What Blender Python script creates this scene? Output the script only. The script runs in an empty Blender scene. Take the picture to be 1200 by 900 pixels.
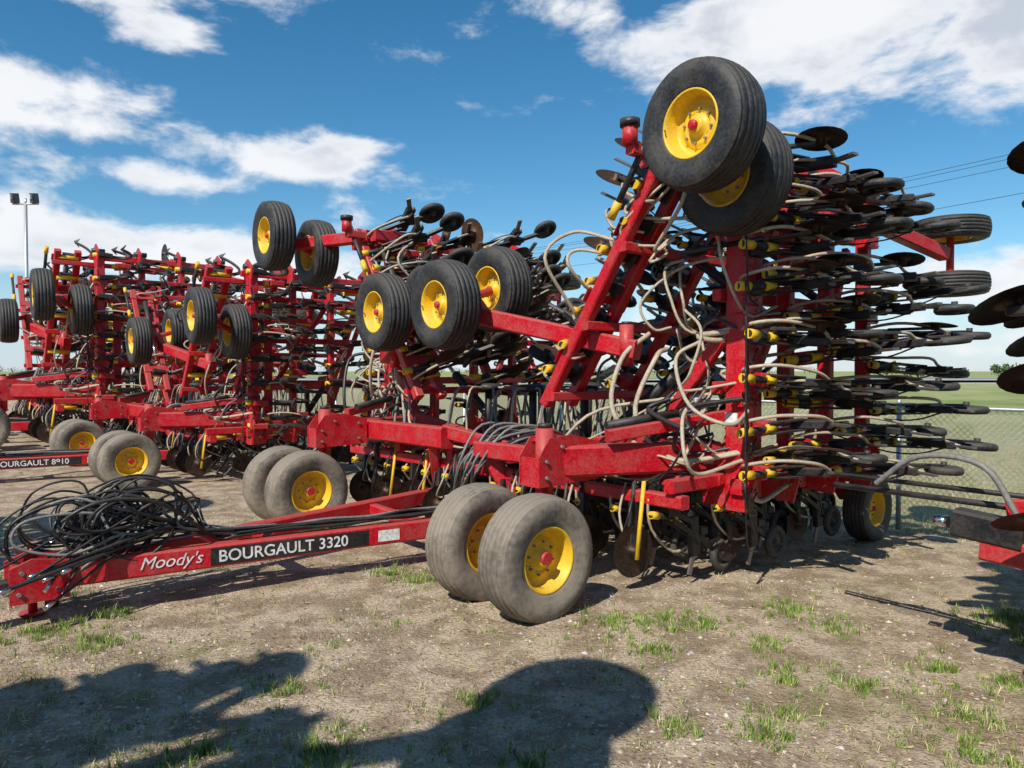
import bpy, math, random
from mathutils import Vector, Matrix, noise
random.seed(7)
R=random.random
def U(a,b): return a+(b-a)*random.random()
scene=bpy.context.scene
scene.view_settings.view_transform='Standard'; scene.view_settings.look='None'; scene.view_settings.exposure=0

# ------------------------------------------------------------ node helpers
class NT:
    def __init__(s,nt): s.nt=nt
    def n(s,t,**k):
        x=s.nt.nodes.new(t)
        for a,b in k.items(): setattr(x,a,b)
        return x
    def set(s,sock,v):
        if isinstance(v,bpy.types.NodeSocket): s.nt.links.new(v,sock)
        else: sock.default_value=v
    def m(s,op,a,b=None,c=None,clamp=False):
        x=s.n('ShaderNodeMath',operation=op); x.use_clamp=clamp
        s.set(x.inputs[0],a)
        if b is not None: s.set(x.inputs[1],b)
        if c is not None: s.set(x.inputs[2],c)
        return x.outputs[0]
    def mix(s,f,a,b,bt='MIX'):
        x=s.n('ShaderNodeMix',data_type='RGBA',blend_type=bt)
        s.set(x.inputs[0],f); s.set(x.inputs[6],a); s.set(x.inputs[7],b)
        return x.outputs[2]
    def noise(s,vec,scale,detail=4,rough=.55,dist=0):
        x=s.n('ShaderNodeTexNoise'); x.inputs['Scale'].default_value=scale
        x.inputs['Detail'].default_value=detail; x.inputs['Roughness'].default_value=rough
        x.inputs['Distortion'].default_value=dist
        if vec is not None: s.set(x.inputs['Vector'],vec)
        return x.outputs[0]
    def ss(s,v,a,b):
        x=s.n('ShaderNodeMapRange',interpolation_type='SMOOTHSTEP')
        s.set(x.inputs[0],v); x.inputs[1].default_value=a; x.inputs[2].default_value=b
        return x.outputs[0]
def c4(c): return (c[0],c[1],c[2],1)
def mat(name,col,rough=.5,metal=0,dust=.0,dustcol=(.24,.19,.13),dscale=3,var=.15,bump=0,spec=.5,lowdust=0):
    m=bpy.data.materials.new(name); m.use_nodes=True; t=NT(m.node_tree)
    b=m.node_tree.nodes['Principled BSDF']
    geo=t.n('ShaderNodeNewGeometry'); pos=geo.outputs['Position']
    n2=t.noise(pos,dscale*9,1,.6)
    dark=tuple(x*(1-var*1.6) for x in col); lite=tuple(min(1,x*(1+var)) for x in col)
    c=t.mix(t.ss(n2,.3,.7),c4(dark),c4(lite))
    rr=rough
    if dust>0 or lowdust>0:
        n1=t.noise(pos,dscale,3,.65)
        sep=t.n('ShaderNodeSeparateXYZ'); t.set(sep.inputs[0],geo.outputs['Normal'])
        up=t.m('MULTIPLY',t.m('MAXIMUM',sep.outputs[2],0),.35)
        f=t.m('MULTIPLY',t.ss(t.m('ADD',t.m('ADD',n1,t.m('MULTIPLY',n2,.35)),up),.52,.95),dust)
        if lowdust>0:
            sp=t.n('ShaderNodeSeparateXYZ'); t.set(sp.inputs[0],pos)
            lz=t.m('SUBTRACT',1,t.ss(sp.outputs[2],.2,1.4))
            f=t.m('ADD',f,t.m('MULTIPLY',t.m('MULTIPLY',lz,lowdust),t.m('ADD',.35,n1)),clamp=True)
        c=t.mix(f,c,c4(dustcol))
        rr=t.m('ADD',rough,t.m('MULTIPLY',f,.9-rough))
    t.set(b.inputs['Base Color'],c); t.set(b.inputs['Roughness'],rr)
    b.inputs['Metallic'].default_value=metal
    b.inputs['Specular IOR Level'].default_value=spec
    if bump:
        bp=t.n('ShaderNodeBump'); bp.inputs['Strength'].default_value=bump; bp.inputs['Distance'].default_value=.01
        t.set(bp.inputs['Height'],n2); t.nt.links.new(bp.outputs[0],b.inputs['Normal'])
    return m
RED,YEL,BLK,RUB,DSK,CRM,CHR,BHO,WHT,STL,GRY,RUD,RST=range(13)
MATS=[mat('red_paint',(.56,.005,.018),.38,0,.45,(.3,.12,.09),5,.16),
 mat('yellow_paint',(.88,.53,.008),.42,0,.3,(.35,.26,.12),6,.08),
 mat('black_steel',(.015,.015,.017),.42,.0,.3,(.12,.095,.075),5,.2),
 mat('rubber',(.02,.02,.021),.55,0,.4,(.13,.115,.095),4,.2,bump=.2,lowdust=.25),
 mat('disc_steel',(.04,.03,.026),.36,.6,.5,(.13,.06,.03),6,.3),
 mat('seed_hose',(.56,.48,.35),.45,0,.45,(.22,.17,.12),6,.15),
 mat('chrome_rod',(.7,.7,.7),.2,1),
 mat('hydraulic_hose',(.013,.013,.015),.33,0,.25,(.1,.09,.07),6),
 mat('white_decal',(.8,.8,.78),.5,0,.15),
 mat('worn_steel',(.3,.28,.26),.4,.8,.3,(.15,.08,.05),8),
 mat('grey_hose',(.2,.2,.2),.5,0,.2),
 mat('dusty_rubber',(.06,.056,.05),.8,0,.65,(.29,.245,.19),2.5,.2,bump=.3,lowdust=.55),
 mat('rusty_disc',(.16,.075,.04),.5,.4,.4,(.08,.045,.03),7,.3)]

# ------------------------------------------------------------ mesh builder
def V(*a): return Vector(a)
def L(a,w,z): return Vector((a,-w,z))
def perp(ax,up=None):
    ax=ax.normalized(); up=up or V(0,0,1)
    if abs(ax.dot(up))>.97: up=V(1,0,0)
    x=ax.cross(up).normalized(); y=x.cross(ax).normalized()
    return x,y
class MB:
    def __init__(s): s.v=[];s.f=[];s.m=[];s.s=[]
    def add(s,vs,fs,mt,sm=False):
        o=len(s.v); s.v+= [tuple(p) for p in vs]
        for i,f in enumerate(fs):
            s.f.append([o+k for k in f]); s.m.append(mt); s.s.append(sm if isinstance(sm,bool) else sm[i])
    def beam(s,p,q,w,h,mt,up=None):
        p=Vector(p);q=Vector(q); x,y=perp(q-p,up); c=min(w,h)*.12; w/=2;h/=2
        sec=[(w-c,h),(w,h-c),(w,-h+c),(w-c,-h),(-w+c,-h),(-w,-h+c),(-w,h-c),(-w+c,h)]
        vs=[p+x*a+y*b for a,b in sec]+[q+x*a+y*b for a,b in sec]
        fs=[(i,i+8,(i+1)%8+8,(i+1)%8) for i in range(8)]+[tuple(range(8)),tuple(range(15,7,-1))]
        s.add(vs,fs,mt)
    def cyl(s,p,q,r,mt,n=10,r2=None):
        p=Vector(p);q=Vector(q); x,y=perp(q-p); r2=r if r2 is None else r2
        cs=[(math.cos(i*2*math.pi/n),math.sin(i*2*math.pi/n)) for i in range(n)]
        vs=[p+(x*a+y*b)*r for a,b in cs]+[q+(x*a+y*b)*r2 for a,b in cs]
        fs=[(i,i+n,(i+1)%n+n,(i+1)%n) for i in range(n)]+[tuple(range(n)),tuple(range(2*n-1,n-1,-1))]
        s.add(vs,fs,mt,[True]*n+[False]*2)
    def lathe(s,c,ax,prof,mt,n=24,sm=True):
        c=Vector(c); ax=Vector(ax).normalized(); x,y=perp(ax); vs=[];fs=[]
        for r,h in prof:
            for i in range(n):
                t=i*2*math.pi/n; vs.append(c+ax*h+(x*math.cos(t)+y*math.sin(t))*r)
        for k in range(len(prof)-1):
            for i in range(n):
                j=(i+1)%n; fs.append((k*n+i,k*n+j,(k+1)*n+j,(k+1)*n+i))
        s.add(vs,fs,mt,sm)
    def tube(s,pts,r,mt,n=6,res=5):
        P=[Vector(p) for p in pts]; P=[P[0]*2-P[1]]+P+[P[-1]*2-P[-2]]; path=[]
        for i in range(1,len(P)-2):
            for k in range(res):
                t=k/res; a,b,c,d=P[i-1],P[i],P[i+1],P[i+2]
                path.append(.5*((2*b)+(c-a)*t+(2*a-5*b+4*c-d)*t*t+(3*b-a-3*c+d)*t**3))
        path.append(P[-2]); vs=[];fs=[]; x=None
        for i,p in enumerate(path):
            d=(path[min(i+1,len(path)-1)]-path[max(i-1,0)])
            if d.length<1e-6: d=V(0,0,1)
            d.normalize()
            if x is None: x,y=perp(d)
            else:
                x=x-d*x.dot(d)
                x=x.normalized() if x.length>1e-4 else perp(d)[0]
                y=x.cross(d).normalized()
            for k in range(n):
                t=k*2*math.pi/n; vs.append(p+(x*math.cos(t)+y*math.sin(t))*r)
        for i in range(len(path)-1):
            for k in range(n):
                j=(k+1)%n; fs.append((i*n+k,i*n+j,(i+1)*n+j,(i+1)*n+k))
        s.add(vs,fs,mt,True)
    def plate(s,poly,off,mt):
        n=len(poly); P=[Vector(p) for p in poly]; off=Vector(off)
        vs=P+[p+off for p in P]
        fs=[(i,i+n,(i+1)%n+n,(i+1)%n) for i in range(n)]+[tuple(range(n)),tuple(range(2*n-1,n-1,-1))]
        s.add(vs,fs,mt)
    def merge(s,t,T):
        o=len(s.v); s.v+=[tuple(T@Vector(p)) for p in t.v]
        s.f+=[[o+k for k in f] for f in t.f]; s.m+=t.m; s.s+=t.s
    def mesh(s,name,mats=None):
        me=bpy.data.meshes.new(name); me.from_pydata(s.v,[],s.f)
        for m in (mats or MATS): me.materials.append(m)
        me.polygons.foreach_set('material_index',s.m); me.polygons.foreach_set('use_smooth',s.s)
        me.update(); return me
def obj(name,me,parent=None):
    o=bpy.data.objects.new(name,me); scene.collection.objects.link(o)
    if parent: o.parent=parent
    return o
def basis(o,b,s_,d,sc=1):
    b=Vector(b)*sc;s_=Vector(s_)*sc;d=Vector(d)*sc
    return Matrix(((b.x,s_.x,d.x,o.x),(b.y,s_.y,d.y,o.y),(b.z,s_.z,d.z,o.z),(0,0,0,1)))

# ------------------------------------------------------------ wheels
def wheel(M,c,ax,r=.51,w=.36,rub=RUB,n=36):
    k=r/.51; h=w/2
    pr=[(.262*k,h*.72),(.28*k,h*.86),(.30*k,h*.84),(.33*k,h*.97),(.345*k,h*.96),(.36*k,h*1.0),(.41*k,h*1.0),(.455*k,h*.95),(.475*k,h*.86),(.488*k,h*.84)]
    tread=[]
    N=5
    for i in range(N):
        a=h*.8-(2*h*.8)*i/N; b=h*.8-(2*h*.8)*(i+1)/N; cr=lambda q:(.512-.035*(q/h)**2)*k
        g=.016
        tread+=[(cr(a)-.02*k,a-.001),(cr(a),a-g*.5),(cr(b),b+g*.5),(cr(b)-.02*k,b+.001)]
    full=pr+tread+[(r0,-h0) for r0,h0 in reversed(pr)]
    M.lathe(c,ax,full,rub,n)
    ax=Vector(ax).normalized(); c=Vector(c)
    for sg in (1,-1):
        A=ax*sg
        M.lathe(c,A,[(.264*k,h*.70),(.272*k,h*.80),(.262*k,h*.84),(.25*k,h*.80),(.243*k,h*.62),(.235*k,h*.56),(.225*k,h*.2),(.215*k,h*.1),(.17*k,h*.06),(.15*k,h*.2),(.115*k,h*.22),(.11*k,h*.2)],YEL,n)
        M.lathe(c,A,[(.11*k,h*.2),(.085*k,h*.21),(.07*k,h*.45),(.055*k,h*.5),(.0,h*.5)],YEL,14)
        M.lathe(c,A,[(.04*k,h*.5),(.04*k,h*.66),(.03*k,h*.7),(0,h*.7)],RED if rub==RUB else GRY,10)
        x,y=perp(A)
        for i in range(8):
            t=i*math.pi/4+.2; p=c+A*h*.2+(x*math.cos(t)+y*math.sin(t))*.132*k
            M.cyl(p,p+A*.022,.011,GRY,6)
        vs_=c+A*h*.8+x*.245*k; M.cyl(vs_,vs_+A*.03-x*.02,.006,BLK,5)

# ------------------------------------------------------------ tools
def packer(M,c,r=.23,w=.09):
    h=w/2
    M.lathe(c,(0,1,0),[(r*.62,h*.5),(r*.72,h),(r*.9,h*.9),(r,h*.35),(r,-h*.35),(r*.9,-h*.9),(r*.72,-h),(r*.62,-h*.5)],RUB,18)
    for sg in (1,-1):
        M.lathe(c,(0,sg,0),[(r*.66,h*.5),(r*.6,h*.1),(r*.3,h*.1),(r*.24,h*.9),(0,h)],BLK,12)
def disc(M,c,r=.22,ax=(0,1,0),mt=DSK):
    M.lathe(c,ax,[(r,0.0),(r*.8,.012),(r*.45,.026),(r*.2,.03),(0,.03)],mt,20)
    M.lathe(c,ax,[(r,0.0),(r*.8,.008),(r*.45,.02),(r*.2,.0),(r*.2,-.05),(0,-.05)],mt,20)
def opener(seed):
    random.seed(seed); M=MB()
    M.beam((-.1,0,.02),(.12,0,.02),.13,.18,BLK)
    M.beam((-.02,0,-.16),(-.02,0,.02),.16,.03,BLK)
    for sy in (.05,-.05):
        M.beam((0,sy,.05),(.42,sy,.24),.018,.06,BLK)
        M.beam((0,sy,.15),(.42,sy,.38),.018,.06,BLK)
    M.cyl((-.34,0,.05),(.06,0,.12),.036,BLK,9)
    M.cyl((-.34,.0,.05),(-.22,0,.07),.045,YEL,9)
    M.cyl((-.08,.06,-.05),(.2,.06,.0),.026,YEL,8)
    M.cyl((.03,0,.12),(.1,0,.132),.045,YEL,9)
    M.cyl((.06,0,.13),(.3,0,.24),.014,CHR,7)
    M.beam((.42,0,.16),(.46,0,.62),.08,.15,BLK)
    M.beam((.45,0,.58),(.36,0,.84),.024,.07,STL)
    L2=U(.8,1.0); dd=U(.48,.7); r=U(.2,.24)
    M.beam((.45,0,.42),(.62,.03,.44),.065,.075,BLK); M.beam((.62,.03,.44),(L2,.03,dd),.05,.07,BLK)
    M.cyl((.42,.03,.28),(.68,.03,.42),.028,BLK,8)
    M.beam((.52,.0,.34),(.66,.0,.35),.1,.09,BLK)
    M.cyl((L2,-.04,dd),(L2,.08,dd),.035,BLK,8)
    packer(M,(L2,-.01,dd),r,.09)
    M.tube([(-.1,.05,-.12),(-.25,.1,-.02+U(-.1,.1)),(-.12,.14+U(-.05,.05),.26),(.2,.12,.5+U(-.05,.1)),(.44,.05,.52),(.5,.0,.66)],.018,CRM,5,4)
    M.tube([(-.1,-.05,-.1),(.1,-.12,.02+U(-.1,.1)),(.3,-.12,.3),(.5,-.04,.5)],.009,BHO,4,4)
    if seed%3==0:
        M.beam((.0,.08,.1),(.12,.09,.52),.03,.07,BLK); disc(M,(.12,.12,.56),.22,(.15,1,0))
    return M
def knife(seed):
    random.seed(seed); M=MB()
    M.beam((-.1,0,.02),(.12,0,.02),.13,.18,BLK if seed%2 else RED)
    for sy in (.05,-.05): M.beam((0,sy,.1),(.36,sy,.26),.018,.1,BLK)
    M.cyl((-.36,0,.05),(.1,0,.12),.036,BLK,9)
    M.cyl((-.36,0,.05),(-.22,0,.07),.046,YEL,9); M.cyl((-.05,0,.1),(.08,0,.118),.046,YEL,9)
    M.cyl((.1,0,.12),(.3,0,.2),.014,CHR,7)
    M.beam((.36,0,.14),(.42,0,.5),.08,.14,BLK); M.beam((.42,0,.48),(.34,0,.72),.024,.07,STL)
    if seed%2: M.beam((.0,.08,.1),(.15,.09,.46),.03,.07,BLK); disc(M,(.15,.12,.5),.22,(.12,1,U(-.1,.1)))
    M.tube([(-.1,.05,-.12),(-.28,.1,.05),(-.12,.14,.3),(.2,.1,.42+U(-.1,.1)),(.44,.02,.5)],.018,CRM,5,4)
    return M
def shank(seed):
    random.seed(seed); M=MB()
    M.beam((-.12,0,.0),(.16,0,.0),.1,.14,RED if seed%2 else BLK)
    M.cyl((-.2,0,-.12),(.22,0,-.1),.05,YEL,10); M.cyl((.2,0,-.1),(.34,0,-.06),.02,CHR,8)
    pts=[(.0,0,.04),(.25,0,-.02),(.45,0,.12),(.48,0,.35),(.36,0,.6),(.16,0,.8)]
    for sy in (-.012,.012): M.tube([(a,sy,c) for a,b,c in pts],.024,BLK,5,4)
    M.plate([(.12,-.01,.84),(.24,.12,.8),(.26,.12,.8),(.2,0,.78),(.26,-.12,.8)],(0,0,.012),STL)
    if seed%3==1: M.tube([(-.1,.05,-.1),(-.2,.1,.1),(.1,.12,.3),(.45,.04,.5),(.3,0,.7)],.016,CRM,5,4)
    if seed%3==0:
        M.beam((.3,.04,.1),(.6,.05,.5),.05,.06,BLK); disc(M,(.62,.08,.52),.22,(.1,1,.1))
    return M
def discop(seed):
    random.seed(seed); M=MB()
    M.beam((-.1,0,.02),(.16,0,.02),.12,.18,RED if seed%2 else BLK)
    M.beam((0,0,.08),(.42,.02,.4),.06,.09,BLK); M.cyl((-.2,0,.1),(.1,0,.18),.035,BLK,9)
    M.beam((.4,.02,.36),(.46,.02,.6),.06,.12,BLK)
    tl=U(-.45,.45)
    disc(M,(.46,.06,.6),.24,(.3,1,tl))
    M.beam((.46,0,.4),(.8,.0,.5),.045,.06,BLK); disc(M,(.85,.03,.52),.2,(.25,1,U(-.6,.5)))
    M.cyl((.85,-.04,.52),(.85,.06,.52),.05,BLK,9)
    M.tube([(-.1,.05,-.12),(-.25,.1,.1),(0,.14,.3),(.3,.08,.4),(.44,.02,.5)],.017,BHO,5,4)
    return M
OPN=[opener(i) for i in range(6)]; KNF=[knife(i) for i in range(4)]; SHK=[shank(i) for i in range(6)]; DSC=[discop(i) for i in range(4)]

# ------------------------------------------------------------ the folded implement
def build_parts(kind,seed):
    random.seed(seed)
    T={'drill':OPN,'cultivator':SHK,'disc_drill':DSC}[kind]; TF={'drill':KNF,'cultivator':SHK,'disc_drill':DSC}[kind]
    F,O,W,H,K=MB(),MB(),MB(),MB(),MB()
    A=L(-3.0,0,.36)
    K.beam(A+L(-.1,.015,0),L(1.35,.68,.38),.15,.2,RED); K.beam(A+L(.3,-.05,.02),L(1.35,-.95,.42),.13,.17,RED)
    K.beam(L(-1.2,.26,.37),L(-1.2,-.42,.39),.1,.12,RED); K.beam(L(.3,.5,.37),L(.3,-.7,.4),.1,.12,RED)
    for sg in (1,-1):
        K.plate([L(-3.3,.14*sg,.2),L(-3.3,.14*sg,.48),L(-3.15,.14*sg,.54),L(-2.9,.14*sg,.5),L(-2.9,.14*sg,.2)],L(0,.03*sg,0),RED)
    K.beam(L(-3.22,-.14,.36),L(-3.22,.14,.36),.1,.22,RED)
    for q in ((-3.24,.28),(-2.98,.28),(-2.98,.44),(-3.22,.44)): K.cyl(L(q[0],.165,q[1]),L(q[0],.19,q[1]),.018,GRY,6)
    K.beam(L(-3.55,0,.33),L(-3.2,0,.34),.12,.05,BLK); K.cyl(L(-3.58,0,.28),L(-3.58,0,.38),.09,BLK,14)
    K.cyl(L(-3.1,-.25,.0),L(-3.1,-.25,.6),.035,RED,10); K.cyl(L(-3.1,-.25,0),L(-3.1,-.25,.02),.1,RED,12); K.cyl(L(-3.0,.0,.1),L(-3.0,.0,.3),.05,BLK,10)
    for sw in (.1,-.12): K.tube([L(-2.6,sw,.4),L(-2.62,sw,.8),L(-2.5,sw,.95),L(-2.3,sw,.9)],.018,BLK,8)
    K.cyl(L(-2.5,-.14,.95),L(-2.5,.14,.95),.018,BLK,8)
    for i in range(22):
        ph=U(0,6.3); cx=U(-3.0,-2.3); cz=U(.64,.84); ra=U(.2,.5); rz=U(.14,.36); cw=U(-.25,.25)
        pts=[L(-1.3+U(-.3,.2),.14+U(-.14,.1),.49+U(0,.03)),L(-1.75,.05+U(-.1,.1),.5+U(0,.08))]
        turns=random.choice((1,1,2)); st0=U(-.6,.6)
        for k in range(5*turns+1):
            t=k*2*math.pi/5+st0; s=U(.85,1.06)
            pts.append(L(cx+ra*s*math.cos(t),cw+.12*math.sin(t*.5+ph),max(.42,cz+rz*s*math.sin(t))))
        pts.append(L(-3.1+U(-.3,.3),U(-.3,.4),U(.2,.6)))
        K.tube(pts,random.choice((.01,.013,.016)),BHO if i%6 else GRY,6,6)
        d=(pts[-1]-pts[-2]).normalized(); K.cyl(pts[-1],pts[-1]+d*.09,.018,CHR,7)
    for i in range(9):
        w0=U(-.12,.12); z0=U(0,.05); pts=[]
        for k in range(9):
            a=-1.6+k*.42; pts.append(L(a,(a+3.1)*.148+w0+U(-.03,.03)-.06,.5+z0+U(-.015,.025)))
        pts+= [L(2.0,.5+U(-.2,.3),.9+U(-.1,.2)),L(2.3,.4+U(-.4,.4),1.15)]
        K.tube(pts,random.choice((.011,.015)),random.choice((BHO,BHO,GRY)),6,4)
    for a in (1.3,2.3,3.3,4.4): F.beam(L(a,-3.0,.85),L(a,3.0,.85),.12,.12,RED)
    for w in (-2.9,-1.6,-.4,.4,1.6,2.9): F.beam(L(1.2,w,.99),L(4.6,w,.99),.11,.12,RED)
    F.beam(L(1.1,-2.5,1.2),L(1.1,-.3,1.2),.18,.26,RED); F.beam(L(1.1,.3,1.12),L(1.1,2.4,1.15),.14,.18,RED)
    F.beam(L(1.1,-.4,1.28),L(1.9,.6,.98),.12,.16,RED); F.beam(L(1.1,.4,1.15),L(1.4,.7,.45),.12,.16,RED)
    F.beam(L(1.1,-.6,1.15),L(1.4,-.9,.45),.12,.16,RED)
    for s in (1,-1):
        w0=2.15*s
        F.beam(L(.5,w0,1.2),L(2.1,2.75*s,1.19),.22,.28,RED)
        for sg in (1,-1):
            F.plate([L(.24,w0+.13*sg,1.0),L(.24,w0+.13*sg,1.26),L(.36,w0+.13*sg,1.42),L(.62,w0+.13*sg,1.44),L(.98,w0+.13*sg,1.36),L(.98,w0+.13*sg,1.02)],L(0,-.012*sg,0),RED)
        F.plate([L(.24,w0-.115,1.0),L(.98,w0-.115,1.02),L(.98,w0+.115,1.02),L(.24,w0+.115,1.0)],L(0,0,.02),RED)
        F.plate([L(.38,w0-.115,1.40),L(.6,w0-.115,1.42),L(.6,w0+.115,1.42),L(.38,w0+.115,1.40)],L(0,0,-.02),RED)
        F.plate([L(.25,w0-.115,1.02),L(.25,w0-.115,1.25),L(.25,w0+.115,1.25),L(.25,w0+.115,1.02)],L(.02,0,0),RED)
        for sw in (-.132,.132):
            for q in ((.32,1.08),(.32,1.22),(.5,1.34),(.85,1.1),(.85,1.3)):
                F.cyl(L(q[0],w0+sw,q[1]),L(q[0],w0+sw*1.16,q[1]),.017,GRY,6)
        F.plate([L(.56,w0+.1315*s,1.2),L(.72,w0+.1315*s,1.2),L(.72,w0+.1315*s,1.28),L(.56,w0+.1315*s,1.28)],L(0,.003*s,0),YEL)
        F.beam(L(.9,w0+.3*s,1.42),L(2.2,2.95*s,1.6),.09,.11,RED)
        F.cyl(L(.42,w0,.8),L(.42,w0,1.5),.08,RED,16); F.cyl(L(.42,w0,1.5),L(.42,w0,1.54),.06,BLK,12)
        F.beam(L(.46,w0,.88),L(0,w0,.52),.13,.17,RED); F.cyl(L(0,w0-.5,.51),L(0,w0+.5,.51),.05,RED,12)
        wheel(W,L(0,w0-.37,.5),L(0,1,0),rub=RUD,n=44); wheel(W,L(0,w0+.37,.5),L(0,1,0),rub=RUD,n=44)
        F.cyl(L(1.0,w0+.2*s,1.5),L(1.7,w0+.45*s,1.6),.045,BLK,12); F.cyl(L(1.7,w0+.45*s,1.6),L(2.1,w0+.6*s,1.66),.022,CHR,8)
        F.beam(L(4.4,2.7*s,.9),L(4.85,2.7*s,.5),.12,.14,RED)
        wheel(W,L(4.9,2.95*s,.38),L(0,1,0),.4,.28,rub=RUB,n=28)
        cols=(2.0,2.8,3.6,4.45)
        for i,a in enumerate(cols):
            th=.21 if i==0 else .14
            F.beam(L(a,3.08*s,.72),L(a,3.08*s,4.0),th,th*.8,RED,up=V(1,0,0))
            for z in (.95,1.75,2.6,3.45): 
                F.plate([L(a-.13,3.07*s,z-.07),L(a-.13,3.07*s,z+.07),L(a+.13,3.07*s,z+.07),L(a+.13,3.07*s,z-.07)],L(0,.12*s,0),RED)
                for qa in (-.1,.1):
                    for qz in (-.045,.045): F.cyl(L(a+qa,3.19*s,z+qz),L(a+qa,3.21*s,z+qz),.012,GRY,6)
            F.plate([L(a-.06,2.7*s,.75),L(a-.06,2.8*s,1.15),L(a-.06,3.15*s,1.35),L(a-.06,3.3*s,1.1),L(a-.06,3.2*s,.72)],L(.03,0,0),RED)
            F.plate([L(a-.06,3.2*s,3.75),L(a-.06,3.25*s,4.05),L(a-.06,3.0*s,4.22),L(a-.06,2.75*s,4.1),L(a-.06,2.85*s,3.8)],L(.03,0,0),RED)
            F.cyl(L(a-.12,2.98*s,4.08),L(a+.12,2.98*s,4.08),.05,BLK,10)
        F.beam(L(2.33,3.02*s,.8),L(2.33,3.02*s,3.6),.1,.14,RED)
        F.plate([L(1.893,3.0*s,1.52),L(1.893,3.13*s,1.52),L(1.893,3.13*s,1.62),L(1.893,3.0*s,1.62)],L(-.004,0,0),WHT)
        for z in (1.0,1.85,2.7,3.5,3.95): F.beam(L(1.85,2.93*s,z),L(4.6,2.93*s,z),.09,.11,RED)
        F.beam(L(2.0,2.86*s,1.1),L(3.6,2.86*s,3.4),.07,.09,RED); F.beam(L(3.6,2.86*s,1.1),L(4.5,2.86*s,3.4),.07,.09,RED)
        for a in (2.45,4.1):
            F.cyl(L(a,.9*s,1.15),L(a,2.0*s,1.95),.065,BLK,12); F.cyl(L(a,2.0*s,1.95),L(a,2.9*s,2.6),.03,CHR,10)
            F.cyl(L(a,2.75*s,2.8),L(a,2.2*s,3.2),.05,BLK,12)
        F.beam(L(1.9,.6*s,1.1),L(1.9,2.3*s,1.35),.12,.14,RED)
        F.beam(L(1.9,2.2*s,1.35),L(1.9,2.95*s,2.3),.1,.12,RED)
        h=(2.85,4.05); e=(1.25,1.7)
        def ow(t,off=0,a=0): return L(a,(h[0]+(e[0]-h[0])*t-.83*off)*s,h[1]+(e[1]-h[1])*t+.557*off)
        for i,a in enumerate((1.3,1.66,2.6,3.5,4.5)):
            F.beam(ow(0,0,a),ow(1.02,0,a),.12 if i<2 else .11,.12,RED,up=V(1,0,0))
        for t in (.08,.36,.66,.96): F.beam(ow(t,-.1,1.2),ow(t,-.1,4.6),.09,.09,RED)
        for t in (.05,.3,.55,.8): F.plate([ow(t,.07,1.22),ow(t+.05,.07,1.22),ow(t+.05,.07,1.74),ow(t,.07,1.74)],L(-.01*s,0,.012),RED)
        F.cyl(ow(.15,.14,1.5),ow(.5,.14,1.5),.05,BLK,12); F.cyl(ow(.5,.14,1.5),ow(.75,.12,1.5),.024,CHR,8)
        F.cyl(ow(.02,.1,1.12),ow(.28,.1,1.12),.03,BLK,9); F.cyl(ow(.0,.1,1.12),ow(.05,.1,1.12),.04,YEL,9); F.cyl(ow(.24,.1,1.12),ow(.3,.1,1.12),.04,YEL,9)
        if kind=='drill' or (kind=='cultivator' and s>0):
            t1=L(.95,3.4*s,3.93) if s>0 else L(.4,-3.75,4.0); t2=L(1.62,3.25*s,3.68) if s>0 else L(1.05,-3.7,3.8)
            tz=3.95
            if kind=='cultivator': t1.z-=.85; t2.z-=.85; tz=3.1
            wheel(W,t1,L(1,.05,.03),n=44); wheel(W,t2,L(1,.05,.03))
            F.cyl(t1,t2,.05,RED,10); mid=(t1+t2)/2
            F.beam(mid+L(0,0,0),L(1.35,2.6*s,tz),.15,.17,RED); F.beam(L(1.35,2.5*s,tz),L(2.3,2.6*s,tz+.05),.14,.16,RED)
            F.cyl(L(1.0,2.62*s,tz+.03),L(1.0,2.62*s,tz+.19),.07,RED,12); F.cyl(L(1.0,2.62*s,tz+.19),L(1.0,2.62*s,tz+.25),.09,BLK,14)
            F.beam(L(1.0,2.62*s,tz),L(1.4,2.62*s,tz),.1,.1,RED)
        if kind!='cultivator' or s>0:
            g=(L(.72,.2,2.73),L(1.45,.2,2.95)) if s>0 else (L(.85,-1.35,2.75),L(1.5,-1.25,2.9))
            for q in g: wheel(W,q,L(1,.03,.03),.5)
            F.cyl(g[0],g[1],.05,RED,10); mid=(g[0]+g[1])/2
            F.beam(L(1.55,2.25 if s>0 else -2.5,2.2),L(1.12,mid.y*-1+.12,2.62),.16,.19,RED)
            F.beam(L(1.12,-mid.y+.2,2.62),mid,.12,.14,RED)
            F.cyl(L(1.5,2.15*s,2.05),L(1.5,2.15*s,2.45),.07,RED,12); F.cyl(L(1.5,2.15*s,2.45),L(1.5,2.15*s,2.48),.05,BLK,12)
        F.beam(L(4.4,3.1*s,3.72),L(5.85,3.42*s,3.42),.14,.16,RED)
        F.cyl(L(5.95,3.45*s,3.0),L(5.95,3.45*s,3.68),.045,RED,10)
        wheel(W,L(5.95,3.45*s,3.72),L(0,0,1),.43,.26); wheel(W,L(5.95,3.45*s,3.06),L(0,0,1),.43,.26)
        # tools: inner wing
        for ci,a in enumerate(cols):
            for i in range(8):
                z=1.0+.405*i+(.1,.3,.0,.2)[ci]+U(-.04,.04)
                if z>3.98 or (ci==3 and z>2.9): continue
                if kind=='disc_drill' and (z>3.3 or (ci==0 and i in (1,4))): continue
                ang=U(-.2,.16); b=L(math.cos(ang),math.sin(ang)*s,U(-.1,.1)).normalized(); d=L(-math.sin(ang)*1,math.cos(ang)*s,U(-.08,.08)).normalized()
                O.merge(random.choice(TF if ci<2 else T),basis(L(a+.06,3.24*s,z),b,V(0,0,1),d,U(.88,1.02)))
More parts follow.
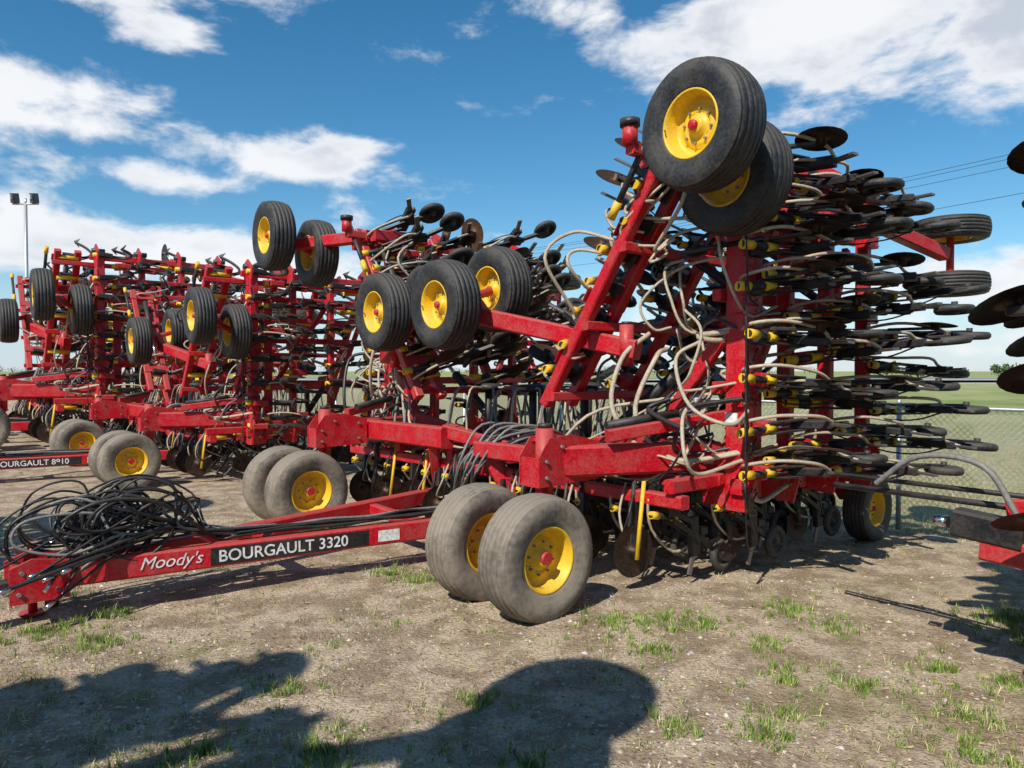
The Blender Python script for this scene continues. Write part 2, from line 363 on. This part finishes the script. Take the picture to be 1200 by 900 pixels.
        if kind!='disc_drill':
            for z in (1.2,1.75,2.35,2.9,3.4,3.8):
                O.merge(random.choice(T),basis(L(2.4,3.24*s,z+U(-.05,.05)),V(1,0,0),V(0,0,1),L(0,s,0),U(.8,.95)))
        nt=8 if kind=='drill' else 6
        for ci,a in enumerate((1.5,2.5,3.4,4.3)):
            for i in range(nt):
                t=.05+i*.96/nt+(.0,.05,.02,.07)[ci]
                sv=ow(1,0,0)-ow(0,0,0); sv.normalize(); ang=U(-.25,.25); d0=L(0,-.83*s,.557)
                b=(V(1,0,0)*math.cos(ang)+d0*math.sin(ang)); d=(d0*math.cos(ang)-V(1,0,0)*math.sin(ang))
                O.merge(random.choice(TF if ci%2 else T),basis(ow(t,.06,a),b,sv,d,U(.85,1.0)))
        for i in range(12):   # mid-row coulters facing fore-aft
            a=U(1.6,4.4); t=U(.0,.95); q=U(.3,.6); c0=ow(t,q,a); F.beam(ow(t,0,a),c0,.05,.06,BLK)
            disc(O,c0,U(.2,.26),(1,U(-.3,.3),U(-.3,.3)),RST if i%2 else DSK)
        # hoses
        for i in range(30 if kind=='drill' else 14):
            a=U(1.5,2.4); w=U(2.3,3.0)*s; z=U(1.2,3.9)
            dz=U(-1.1,1.1); z2=min(4.0,max(.9,z+dz)); bul=U(.15,.5)
            H.tube([L(a,w,z),L(a-bul*.6,w+U(-.2,.3)*s,z+dz*.1-U(0,.2)),L(a-bul,w+U(-.2,.4)*s,(z+z2)/2-U(0,.3)),L(a-bul*.3,w+U(0,.4)*s,z2-.1),L(a+.35,3.05*s+.15*s,z2)],random.choice((.018,.024,.014)),CRM if i%4 else BHO,7,6)
        for i in range(14):
            a=U(1.2,4.2); t=U(.05,.6); t2=t+U(.15,.35); q=U(.2,.5)
            H.tube([ow(t,.05,a),ow(t+.05,q,a-U(.1,.4)),ow((t+t2)/2,q*.8,a-U(.2,.5)),ow(t2,.1,a+U(-.3,.3))],.018,CRM if i%3 else BHO,6,6)
        for i in range(16):
            z=U(1.0,3.8); H.tube([L(1.9,3.2*s,z),L(1.72,3.32*s,z-.1),L(1.8,3.3*s,z-.4-U(0,.4)),L(2.1,3.2*s,z-.5-U(0,.4))],.009,BHO,5,5)
        for i in range(12):
            w=U(1.2,2.6)*s; H.tube([L(2.0,2.8*s,U(1.3,2.2)),L(1.6,w+.4*s,U(1.1,1.7)),L(1.4,w,U(.9,1.3)),L(1.5,U(.2,1.2)*s,U(.95,1.25)),L(2.0,U(0,.6)*s,1.1)],random.choice((.012,.018)),random.choice((CRM,BHO,GRY)),6,5)
        for i in range(8):
            w=U(.4,2.8)*s; H.tube([L(1.3,w,.95),L(1.1,w+.1,.7),L(1.15,w+U(-.2,.2),.45),L(1.4,w,.5)],.012,CRM if i%2 else BHO,6,4)
            H.cyl(L(1.25,w+.15,1.0),L(1.15,w+.15,.3),.02,YEL if i%4==0 else BLK,8)
    for ci,a in enumerate((1.45,2.2,2.9,3.6,4.2)):
        for i in range(13):
            w=-2.8+i*.46+(.0,.15,.3,.1,.2)[ci]
            if w>2.9: continue
            O.merge(random.choice(T),basis(L(a,w,.76),V(1,0,0),V(0,1,0),V(0,0,-1),.8))
    for i in range(9):
        w=-2.5+i*.62; F.beam(L(1.25,w,.8),L(1.2,w+.03,.42),.05,.1,BLK); disc(O,L(1.18,w+.06,.36),.24,(.12,1,0))
    for a in (2.2,3.2,4.1):
        for w in (-.9,0,.9):
            F.cyl(L(a,w,1.0),L(a,w,1.75),.05,BLK,10); F.lathe(L(a,w,1.78),V(0,0,1),[(0,-.04),(.16,-.04),(.19,0),(.16,.05),(0,.06)],BLK,16)
            for k in range(9):
                t=k*.7; H.tube([L(a+.15*math.cos(t),w+.15*math.sin(t),1.78),L(a+.45*math.cos(t),w+.45*math.sin(t),1.75),L(a+.55*math.cos(t),w+.6*math.sin(t),1.3),L(a+.5*math.cos(t),w+.8*math.sin(t),.9)],.015,GRY if k%2 else CRM,5,4)
    for i in range(12):
        H.tube([L(1.2,-.2+U(-.25,.25),.5),L(1.0,.05+i*.04,.9+U(-.05,.1)),L(1.3,.1+i*.05+U(-.05,.05),1.25+U(-.1,.15)),L(1.9,.1+i*.06,1.3),L(2.3,.1+i*.03,1.05)],.016,GRY if i%3 else BHO,6,5)
    return [(nm,b.mesh(kind+'_'+nm)) for nm,b in (('frame',F),('tools',O),('wheels',W),('hoses',H),('hitch',K))]
def place(name,parts,x,y,rot,sc=1,z=0):
    e=bpy.data.objects.new(name,None); scene.collection.objects.link(e)
    e.location=(x,y,z); e.rotation_euler=(0,0,rot); e.scale=(sc,sc,sc)
    for nm,me in parts: obj(nm,me,e)
    return e
ROT=math.atan2(.644,.765)
P1=build_parts('drill',3); P2=build_parts('cultivator',5); P3=build_parts('disc_drill',8)
m1=place('folded_seed_drill',P1,-1.42,7.87,ROT)
m5=place('folded_seed_drill',P1,-10.05,-.95,ROT,1.22)
def wpos(a,w): return -1.42+.765*a+.644*w, 7.87+.644*a-.765*w
q=wpos(-1.5,9.38); m4=place('folded_disc_drill',P3,q[0],q[1],ROT)
M=MB()
for z,r in ((1.14,.022),(1.22,.018)):
    M.cyl(L(3.0,-5.15,z),L(3.0,-3.2,z-.02),r,BLK,9)
M.tube([L(2.9,-4.8,1.2),L(2.85,-4.5,1.42),L(2.8,-4.1,1.4),L(2.8,-3.9,1.1)],.02,GRY,7); M.beam(L(2.95,-4.3,1.0),L(2.95,-3.9,.96),.16,.18,BLK)
M.beam(L(2.95,-4.14,.86),L(2.95,-3.0,.78),.13,.16,RED); M.beam(L(2.95,-4.0,1.12),L(2.95,-3.0,1.3),.08,.12,RED)
M.cyl(L(2.88,-4.32,1.0),L(2.88,-4.4,1.0),.04,CHR,9)
obj('marker_arm',M.mesh('marker_arm'),m4)
m2=place('folded_cultivator',P2,-8.0,14.3,ROT,.95)
m3=place('folded_cultivator',P2,-15.0,20.4,ROT,1.25)
def text(s,name,par,a,z,size,m,shear=0,push=.082,bold=.0):
    cu=bpy.data.curves.new(name,'FONT'); cu.body=s; cu.size=size; cu.extrude=.0015; cu.offset=bold; cu.shear=shear
    cu.materials.append(m); o=bpy.data.objects.new(name,cu); scene.collection.objects.link(o); o.parent=par
    th=math.atan2(.665,4.45)
    ww=(a+3.1)*(.665/4.45)+.015+push
    X=Vector((math.cos(th),-math.sin(th),0)); Y=V(0,0,1); Z=X.cross(Y)
    p=L(a,ww,z); o.matrix_local=Matrix(((X.x,Y.x,Z.x,p.x),(X.y,Y.y,Z.y,p.y),(X.z,Y.z,Z.z,p.z),(0,0,0,1)))
    return o
for mm,tx in ((m1,'BOURGAULT 3320'),(m2,'BOURGAULT 8910')):
    text(tx,'lettering',mm,-1.78,.316,.145,MATS[WHT],bold=.0015)
    text("Moody's",'dealer_lettering',mm,-2.4,.33,.145,MATS[WHT],.35)
    D=MB()
    def bp(a,z,pu): return L(a,(a+3.1)*(.665/4.45)+.015+pu,z)
    D.plate([bp(-1.84,.29,.0765),bp(-.4,.29,.0765),bp(-.4,.44,.0765),bp(-1.84,.44,.0765)],L(0,.003,0),BLK)
    D.plate([bp(-.3,.31,.0765),bp(-.08,.31,.0765),bp(-.08,.42,.0765),bp(-.3,.42,.0765)],L(0,.004,0),WHT)
    obj('decal_strip',D.mesh('decal_strip'),mm)

# ------------------------------------------------------------ terrain
def loc(x,y):
    dx=x+1.42; dy=y-7.87; return dx*.765+dy*.644, dx*.644-dy*.765
def sst(x,a,b):
    t=max(0,min(1,(x-a)/(b-a))); return t*t*(3-2*t)
def hgt(x,y):
    a,w=loc(x,y); d=math.hypot(x,y)
    h=-.42*sst(a,5.6,7.2)+ .9*sst(y,60,85)
    if d<60: h+=.035*noise.noise(V(x*.9,y*.9,0))*(1-sst(d,30,60))+.014*noise.noise(V(x*4,y*4,3))*(1-sst(d,10,25))
    return h
def axis(n,k,mx):
    s=mx/math.sinh(k); return [s*math.sinh(k*(2*i/n-1)) for i in range(n+1)]
xs=axis(340,7.8,4000); ys=[q+5 for q in axis(340,7.8,4000)]
vs=[(x,y,hgt(x,y)) for y in ys for x in xs]; n=len(xs)
fs=[(j*n+i,j*n+i+1,(j+1)*n+i+1,(j+1)*n+i) for j in range(len(ys)-1) for i in range(n-1)]
gm=bpy.data.materials.new('ground_dirt_and_grass'); gm.use_nodes=True; t=NT(gm.node_tree); b=gm.node_tree.nodes['Principled BSDF']
pos=t.n('ShaderNodeNewGeometry').outputs['Position']
sp=t.n('ShaderNodeSeparateXYZ'); t.set(sp.inputs[0],pos)
X,Yy=sp.outputs[0],sp.outputs[1]
aa=t.m('ADD',t.m('MULTIPLY',t.m('ADD',X,1.42),.765),t.m('MULTIPLY',t.m('SUBTRACT',Yy,7.87),.644))
nb=t.noise(pos,.7,3,.6); nm_=t.noise(pos,2.6,4,.65); nf=t.noise(pos,38,3,.7); nff=t.noise(pos,170,2,.7)
dirt=t.mix(t.ss(nm_,.4,.6),(.38,.275,.18,1),(.7,.55,.39,1))
dirt=t.mix(t.ss(nf,.36,.58),t.mix(.5,dirt,(.15,.105,.065,1)),dirt)
dirt=t.mix(t.m('MULTIPLY',t.ss(nff,.52,.68),.5),dirt,(.76,.65,.5,1))
vor=t.n('ShaderNodeTexVoronoi'); vor.inputs['Scale'].default_value=26; t.set(vor.inputs['Vector'],pos)
peb=t.m('SUBTRACT',1,t.ss(vor.outputs['Distance'],.15,.32))
dirt=t.mix(t.m('MULTIPLY',t.m('MULTIPLY',peb,.4),t.ss(nm_,.45,.6)),dirt,t.mix(.85,vor.outputs['Color'],(.5,.43,.34,1)))
gr=t.mix(t.ss(nf,.35,.65),(.13,.17,.045,1),(.3,.32,.11,1))
straw=t.mix(t.ss(nff,.35,.65),(.34,.29,.15,1),(.6,.52,.32,1))
lot=t.mix(t.m('MULTIPLY',t.ss(t.m('ADD',t.m('MULTIPLY',nb,.6),t.m('MULTIPLY',nf,.4)),.54,.64),.42),dirt,gr)
nbig=t.noise(pos,.12,3,.6)
fieldg=t.mix(t.ss(nbig,.35,.6),(.2,.27,.07,1),(.36,.36,.16,1))
field=t.mix(t.ss(t.m('ADD',aa,t.m('MULTIPLY',nb,12)),24,62),t.mix(t.m('MULTIPLY',t.ss(nm_,.35,.7),.6),straw,gr),fieldg)
col=t.mix(t.ss(t.m('ADD',aa,t.m('MULTIPLY',nm_,1.2)),6.2,7.3),lot,field)
shd=t.m('MULTIPLY',t.ss(Yy,84,88),t.m('SUBTRACT',1,t.ss(Yy,140,148)))
col=t.mix(t.m('MULTIPLY',shd,.85),col,(.46,.42,.35,1))
t.set(b.inputs['Base Color'],col); b.inputs['Roughness'].default_value=.95; b.inputs['Specular IOR Level'].default_value=.2
bp_=t.n('ShaderNodeBump'); bp_.inputs['Strength'].default_value=.9; bp_.inputs['Distance'].default_value=.035
t.set(bp_.inputs['Height'],t.m('ADD',t.m('ADD',nf,t.m('MULTIPLY',peb,.35)),t.m('MULTIPLY',nff,.35))); t.nt.links.new(bp_.outputs[0],b.inputs['Normal'])
me=bpy.data.meshes.new('ground'); me.from_pydata(vs,[],fs); me.materials.append(gm)
me.polygons.foreach_set('use_smooth',[True]*len(fs)); obj('ground',me)

asp=mat('asphalt',(.24,.24,.24),.85,0,0,var=.1); wl=mat('road_line',(.75,.75,.7),.7)
M=MB(); rz=.92
for i in range(60):
    x0=-900+i*30; M.add([(x0,98,rz),(x0+30,98,rz),(x0+30,122,rz),(x0,122,rz)],[(0,1,2,3)],0)
M2=MB()
for yy in (99.5,120.3): M2.add([(-900,yy,rz+.01),(900,yy,rz+.01),(900,yy+.25,rz+.01),(-900,yy+.25,rz+.01)],[(0,1,2,3)],0)
obj('road',M.mesh('road',[asp])); obj('road_marking',M2.mesh('road_marking',[wl]))

# ------------------------------------------------------------ grass, pebbles
gmats=[mat('grass_green',(.09,.2,.02),.6,var=.35,dscale=1.5),mat('grass_light',(.22,.34,.045),.6,var=.3,dscale=1.5),mat('grass_dry',(.58,.49,.28),.7,var=.3,dscale=1.5)]
def blade(G,x,y,z,h,wd,lean,m):
    t=U(0,6.283); dx,dy=math.cos(t),math.sin(t); l=lean*h*U(.3,1.3); q=U(0,6.283); lx,ly=math.cos(q)*l,math.sin(q)*l
    G.add([(x-dx*wd,y-dy*wd,z-.01),(x+dx*wd,y+dy*wd,z-.01),(x+dx*wd*.7+lx*.4,y+dy*wd*.7+ly*.4,z+h*.6),(x-dx*wd*.7+lx*.4,y-dy*wd*.7+ly*.4,z+h*.6),(x+lx,y+ly,z+h)],[(0,1,2,3),(3,2,4)],m)
def tuft(G,x,y,r,nb,h,cols):
    for i in range(nb):
        rr=r*math.sqrt(R()); q=U(0,6.283); px,py=x+rr*math.cos(q),y+rr*math.sin(q)
        blade(G,px,py,hgt(px,py),h*U(.4,1.1),U(.0015,.0035),.7,random.choice(cols))
random.seed(11)
G=MB()
hot=[(2.3,6.1,.4),(2.5,5.7,.3),(3.9,5.4,.5),(4.0,5.9,.5),(4.1,5.7,.4),(1.2,5.9,.35),(.8,5.8,.3),(1.5,5.8,.3),(1.0,5.2,.25),(-1.2,7.2,.35),(-.9,7.0,.3),(-1.0,3.8,.4),(-1.6,3.8,.35),(1.6,4.3,.22),(1.8,4.8,.25),(1.4,4.0,.25),(2.2,4.6,.25),(2.4,3.8,.3),(-3.6,5.6,.5),(-3.0,5.4,.4),(-3.3,6.0,.4),(-1.4,4.6,.2),(-.2,4.4,.2),(.9,4.1,.2),(2.9,5.0,.25),(-4.6,8.6,.4),(-2.2,8.9,.4),(-4.0,6.5,.3),(.1,3.7,.3),(3.2,4.7,.3),(1.9,5.4,.25),(2.6,4.2,.3)]
for hx,hy,hr in hot:
    for k in range(int(34*hr/.3)):
        q=U(0,6.283); rr=hr*random.gauss(0,.5); tuft(G,hx+rr*math.cos(q),hy+rr*math.sin(q),.03,int(U(8,24)),U(.035,.095),[0,1,1,1,2])
cnt=0
while cnt<2300:
    y=2.9+18*R()**1.7; x=U(-.75,.75)*y
    nn=noise.noise(V(x*.8+5,y*.8,0))+.6*noise.noise(V(x*2.6,y*2.6,4))
    if nn<U(-.1,.6): 
        if R()>.1: continue
    a,w=loc(x,y)
    if a>6: continue
    cnt+=1; tuft(G,x,y,U(.02,.06),int(U(4,15)),U(.02,.06),[0,1,1,2] if nn>.1 else [1,2,2])
for i in range(11000):
    y=2.8+6*R()**1.4; x=U(-.75,.75)*y; z=hgt(x,y)+.008; q=U(0,6.28); l=U(.02,.08)
    G.add([(x,y,z),(x+math.cos(q)*l,y+math.sin(q)*l,z+U(0,.015)),(x+math.cos(q)*l+.003,y+math.sin(q)*l+.003,z)],[(0,1,2)],2)
obj('grass_tufts',G.mesh('grass_tufts',gmats))
G=MB()
for i in range(9000):
    w=U(-20,12); a=6.5+16*R()**1.8
    x=-1.42+.765*a+.644*w; y=7.87+.644*a-.765*w
    nn=noise.noise(V(x*.5,y*.5,0))
    tuft(G,x,y,.08,5,U(.1,.34)*(1+nn*.6)*(1.3 if a<8 else .8),[2,2,2,1] if nn>-.3 else [1,1,2,0])
obj('roadside_grass',G.mesh('roadside_grass',gmats))
random.seed(5)
st=[mat('stone_tan',(.55,.46,.35),.85,var=.3),mat('stone_grey',(.42,.4,.37),.85,var=.3),mat('stone_brown',(.24,.18,.12),.9,var=.3)]
G=MB()
base=[(1,0,0),(-1,0,0),(0,1,0),(0,-1,0),(0,0,1),(0,0,-1)]; tri=[(0,2,4),(2,1,4),(1,3,4),(3,0,4),(2,0,5),(1,2,5),(3,1,5),(0,3,5)]
for i in range(18000):
    y=2.8+9*R()**1.5; x=U(-.75,.75)*y
    nn=noise.noise(V(x*.7,y*.7,9))
    if nn<U(-.5,.3): continue
    s=U(.004,.014)*(1.9 if R()<.09 else 1); q=U(0,6); z=hgt(x,y); c,s_=math.cos(q),math.sin(q)
    sx,sy,sz=s*U(.7,1.5),s*U(.7,1.2),s*U(.4,.8)
    G.add([(x+(vx*c*sx-vy*s_*sy),y+(vx*s_*sx+vy*c*sy),z+vz*sz) for vx,vy,vz in base],tri,random.choice((0,0,1,2)))
obj('gravel',G.mesh('gravel',st))

# ------------------------------------------------------------ fence
gal=mat('galvanised',(.5,.51,.52),.45,.6,0,var=.1)
def fp(w,z,a=7.1): 
    x,y=wpos(a,w); return V(x,y,z)
e=bpy.data.objects.new('chain_link_fence',None); scene.collection.objects.link(e)
Pp,Mm=MB(),MB(); zb,zt=-.4,1.5
w=-25.6
while w<14:
    Pp.cyl(fp(w,zb-.3),fp(w,zt+.06),.036,0,10); Pp.lathe(fp(w,zt+.06),V(0,0,1),[(.038,-.02),(.038,.02),(0,.045)],0,8); w+=3.5
Pp.cyl(fp(-26,zt),fp(13,zt),.024,0,8)
hh=zt-zb-.05; st_=.085; w=-26
while w<12.5:
    for sg in (0,1):
        q0=fp(w+(hh if sg else 0),zb+.03,7.14+.006*sg); q1=fp(w+(0 if sg else hh),zt-.01,7.14+.006*sg)
        Mm.cyl(q0,q1,.0028,0,3)
    w+=st_
obj('posts_and_rail',Pp.mesh('fence_posts',[gal]),e); obj('wire_mesh',Mm.mesh('fence_mesh',[gal]),e)

# ------------------------------------------------------------ light pole, utility poles and lines
dk=mat('dark_fixture',(.05,.05,.055),.5); wood=mat('pole_wood',(.16,.12,.09),.9); gl=mat('lamp_glass',(.6,.62,.62),.2)
M=MB(); px,py=-26.2,40
M.cyl((px,py,0),(px,py,11),.13,0,12,.08); M.cyl((px-.7,py,11),(px+.7,py,11),.05,0,8); M.cyl((px,py,10.9),(px,py,11.3),.06,0,8)
for sx in (-.55,.5):
    M.beam((px+sx,py,11.05),(px+sx,py-.1,11.55),.42,.28,1); M.beam((px+sx,py-.25,11.2),(px+sx,py-.28,11.45),.34,.05,2)
obj('floodlight_pole',M.mesh('floodlight_pole',[gal,dk,gl]))
D=V(-18,24,0).normalized(); base0=V(24.9,36,0)
poles=[base0-D*22,base0+D*48,base0+D*118]
for p in poles:
    M=MB(); M.cyl(p,p+V(0,0,13.6),.17,0,12,.11); cr=V(D.y,-D.x,0)
    M.beam(p+cr*-1.3+V(0,0,13),p+cr*1.3+V(0,0,13),.1,.12,0)
    for s in (-1.2,-.4,1.2): M.cyl(p+cr*s+V(0,0,13.05),p+cr*s+V(0,0,13.3),.05,1,8)
    obj('utility_pole',M.mesh('utility_pole',[wood,gal]))
M=MB()
cr=V(D.y,-D.x,0)
for i in range(2):
    for s,dz in ((-1.2,13.3),(-.4,13.3),(1.2,13.3),(0,11.6)):
        a0=poles[i]+cr*s+V(0,0,dz); b0=poles[i+1]+cr*s+V(0,0,dz)
        M.tube([a0.lerp(b0,k/8)-V(0,0,1.1*(1-(2*k/8-1)**2)) for k in range(9)],.014,0,5,3)
obj('power_line',M.mesh('power_line',[dk]))

# ------------------------------------------------------------ distant trees and shrubs
lf=[mat('leaf_dark',(.06,.09,.035),.8,var=.3),mat('leaf_mid',(.11,.17,.05),.8,var=.3),mat('twig',(.09,.075,.055),.9)]
def bush(G,cx,cy,cz,w,h,nf,cols=(0,0,1)):
    cl=[(U(-.7,.7)*w,U(-.5,.5)*w,h*U(.3,.8),U(.25,.45)*min(w,h)) for _ in range(9)]
    G.cyl((cx,cy,cz-.2),(cx,cy,cz+h*.5),.06*w,2,6,.02*w)
    for c in cl[:5]: G.cyl((cx,cy,cz+h*.2),(cx+c[0],cy+c[1],cz+c[2]),.03*w,2,5,.008*w)
    for i in range(nf):
        c=random.choice(cl); v=V(random.gauss(0,1),random.gauss(0,1),random.gauss(0,.8)).normalized()*c[3]*U(.5,1.1)
        p=V(cx+c[0],cy+c[1],cz+c[2])+v; s=U(.05,.12)*h**.5*1.3
        x,y=perp(V(random.gauss(0,1),random.gauss(0,1),random.gauss(0,1)))
        G.add([p-x*s-y*s*.6,p+x*s-y*s*.5,p+x*s*.7+y*s,p-x*s*.8+y*s*.8],[(0,1,2,3)],random.choice(cols))
G=MB(); random.seed(21)
for i in range(80):
    x=U(-420,300); y=U(420,600); bush(G,x,y,.8,U(3,8),U(3,6),70)
obj('distant_tree_line',G.mesh('distant_tree_line',lf))
for i,(x,y,w_,h_) in enumerate(((77,152,3.2,2.8),(84,153,3.4,2.4),(93,154,3.0,2.0),(101,152,3.2,2.6))):
    G=MB(); bush(G,x,y,.7,w_,h_,600,(1,1,0)); obj('shrub',G.mesh('shrub',lf))

# ------------------------------------------------------------ sun & sky
frm=V(-.47,-.88,0).normalized(); el=math.radians(45)
sd=V(frm.x*math.cos(el),frm.y*math.cos(el),math.sin(el))
sl=bpy.data.lights.new('sun','SUN'); sl.energy=5.0; sl.angle=math.radians(.6); sl.color=(1,.95,.87)
so=bpy.data.objects.new('sun',sl); scene.collection.objects.link(so); so.rotation_euler=sd.to_track_quat('Z','Y').to_euler()
wd=bpy.data.worlds.new('World'); scene.world=wd; wd.use_nodes=True; t=NT(wd.node_tree)
bg=wd.node_tree.nodes['Background']; bg.inputs[1].default_value=.12
sky=t.n('ShaderNodeTexSky',sky_type='NISHITA'); sky.sun_disc=False; sky.sun_elevation=el; sky.sun_rotation=math.atan2(frm.x,frm.y)
sky.air_density=1.0; sky.dust_density=.0; sky.ozone_density=3
hs=t.n('ShaderNodeHueSaturation'); hs.inputs['Saturation'].default_value=1.3; hs.inputs['Hue'].default_value=.49; t.set(hs.inputs['Color'],sky.outputs[0])
tc=t.n('ShaderNodeTexCoord'); sp=t.n('ShaderNodeSeparateXYZ'); t.set(sp.inputs[0],tc.outputs['Generated'])
az=t.m('ARCTAN2',sp.outputs[0],sp.outputs[1]); elv=t.m('ARCSINE',sp.outputs[2])
cb=t.n('ShaderNodeCombineXYZ'); t.set(cb.inputs[0],az); t.set(cb.inputs[1],elv)
c2=t.n('ShaderNodeVectorMath',operation='MULTIPLY_ADD'); t.set(c2.inputs[0],cb.outputs[0]); c2.inputs[1].default_value=(1,2.0,1); c2.inputs[2].default_value=(0,0,3.3)
n1=t.noise(c2.outputs[0],7,6,.6,.2); n2=t.noise(c2.outputs[0],6,3,.5)
clouds=[(-.52,.45,.2,.06,1.4),(-.44,.40,.08,.03,1.1),(-.62,.28,.16,.055,1.3),(-.50,.235,.14,.025,1.1),(-.30,.27,.2,.03,1.15),(-.16,.25,.1,.025,.95),
 (.42,.41,.24,.085,1.75),(.62,.39,.2,.09,1.7),(.30,.38,.09,.045,1.1),(.08,.45,.1,.03,1.0),(-.5,.14,.42,.05,1.35),(.65,.10,.35,.05,.95),(.3,.04,.6,.04,.95),
 (2.0,.5,.8,.2,.9),(-1.8,.5,.6,.2,1)]
tot=None
for a0,e0,sa,se,am in clouds:
    v=t.n('ShaderNodeVectorMath',operation='MULTIPLY_ADD'); t.set(v.inputs[0],cb.outputs[0]); v.inputs[1].default_value=(1/sa,1/se,0); v.inputs[2].default_value=(-a0/sa,-e0/se,0)
    d=t.n('ShaderNodeVectorMath',operation='DOT_PRODUCT'); t.set(d.inputs[0],v.outputs[0]); t.set(d.inputs[1],v.outputs[0])
    g=t.m('MULTIPLY',t.m('POWER',.37,d.outputs['Value']),am)
    tot=g if tot is None else t.m('MAXIMUM',tot,g)
dens=t.m('ADD',tot,t.m('MULTIPLY',t.m('SUBTRACT',n1,.5),3.2))
mask=t.m('MULTIPLY',t.ss(dens,.35,1.1),.96)
core=t.ss(dens,.8,1.6)
haze=t.m('MULTIPLY',t.m('SUBTRACT',1,t.ss(elv,0,.16)),.75)
skyc=t.mix(haze,hs.outputs[0],(4.2,5.6,7.0,1))
ccol=t.mix(t.m('MULTIPLY',core,t.ss(n2,.4,.62)),(7.9,8.0,8.2,1),(4.9,5.3,6.0,1))
t.set(bg.inputs[0],t.mix(mask,skyc,ccol))

# ------------------------------------------------------------ camera
cam=bpy.data.cameras.new('camera'); cam.lens=26; cam.sensor_width=36; cam.clip_end=9000; cam.clip_start=.05
co=bpy.data.objects.new('camera',cam); scene.collection.objects.link(co); co.location=(0,0,2.0); co.rotation_euler=(math.radians(89.0),0,0)
scene.camera=co
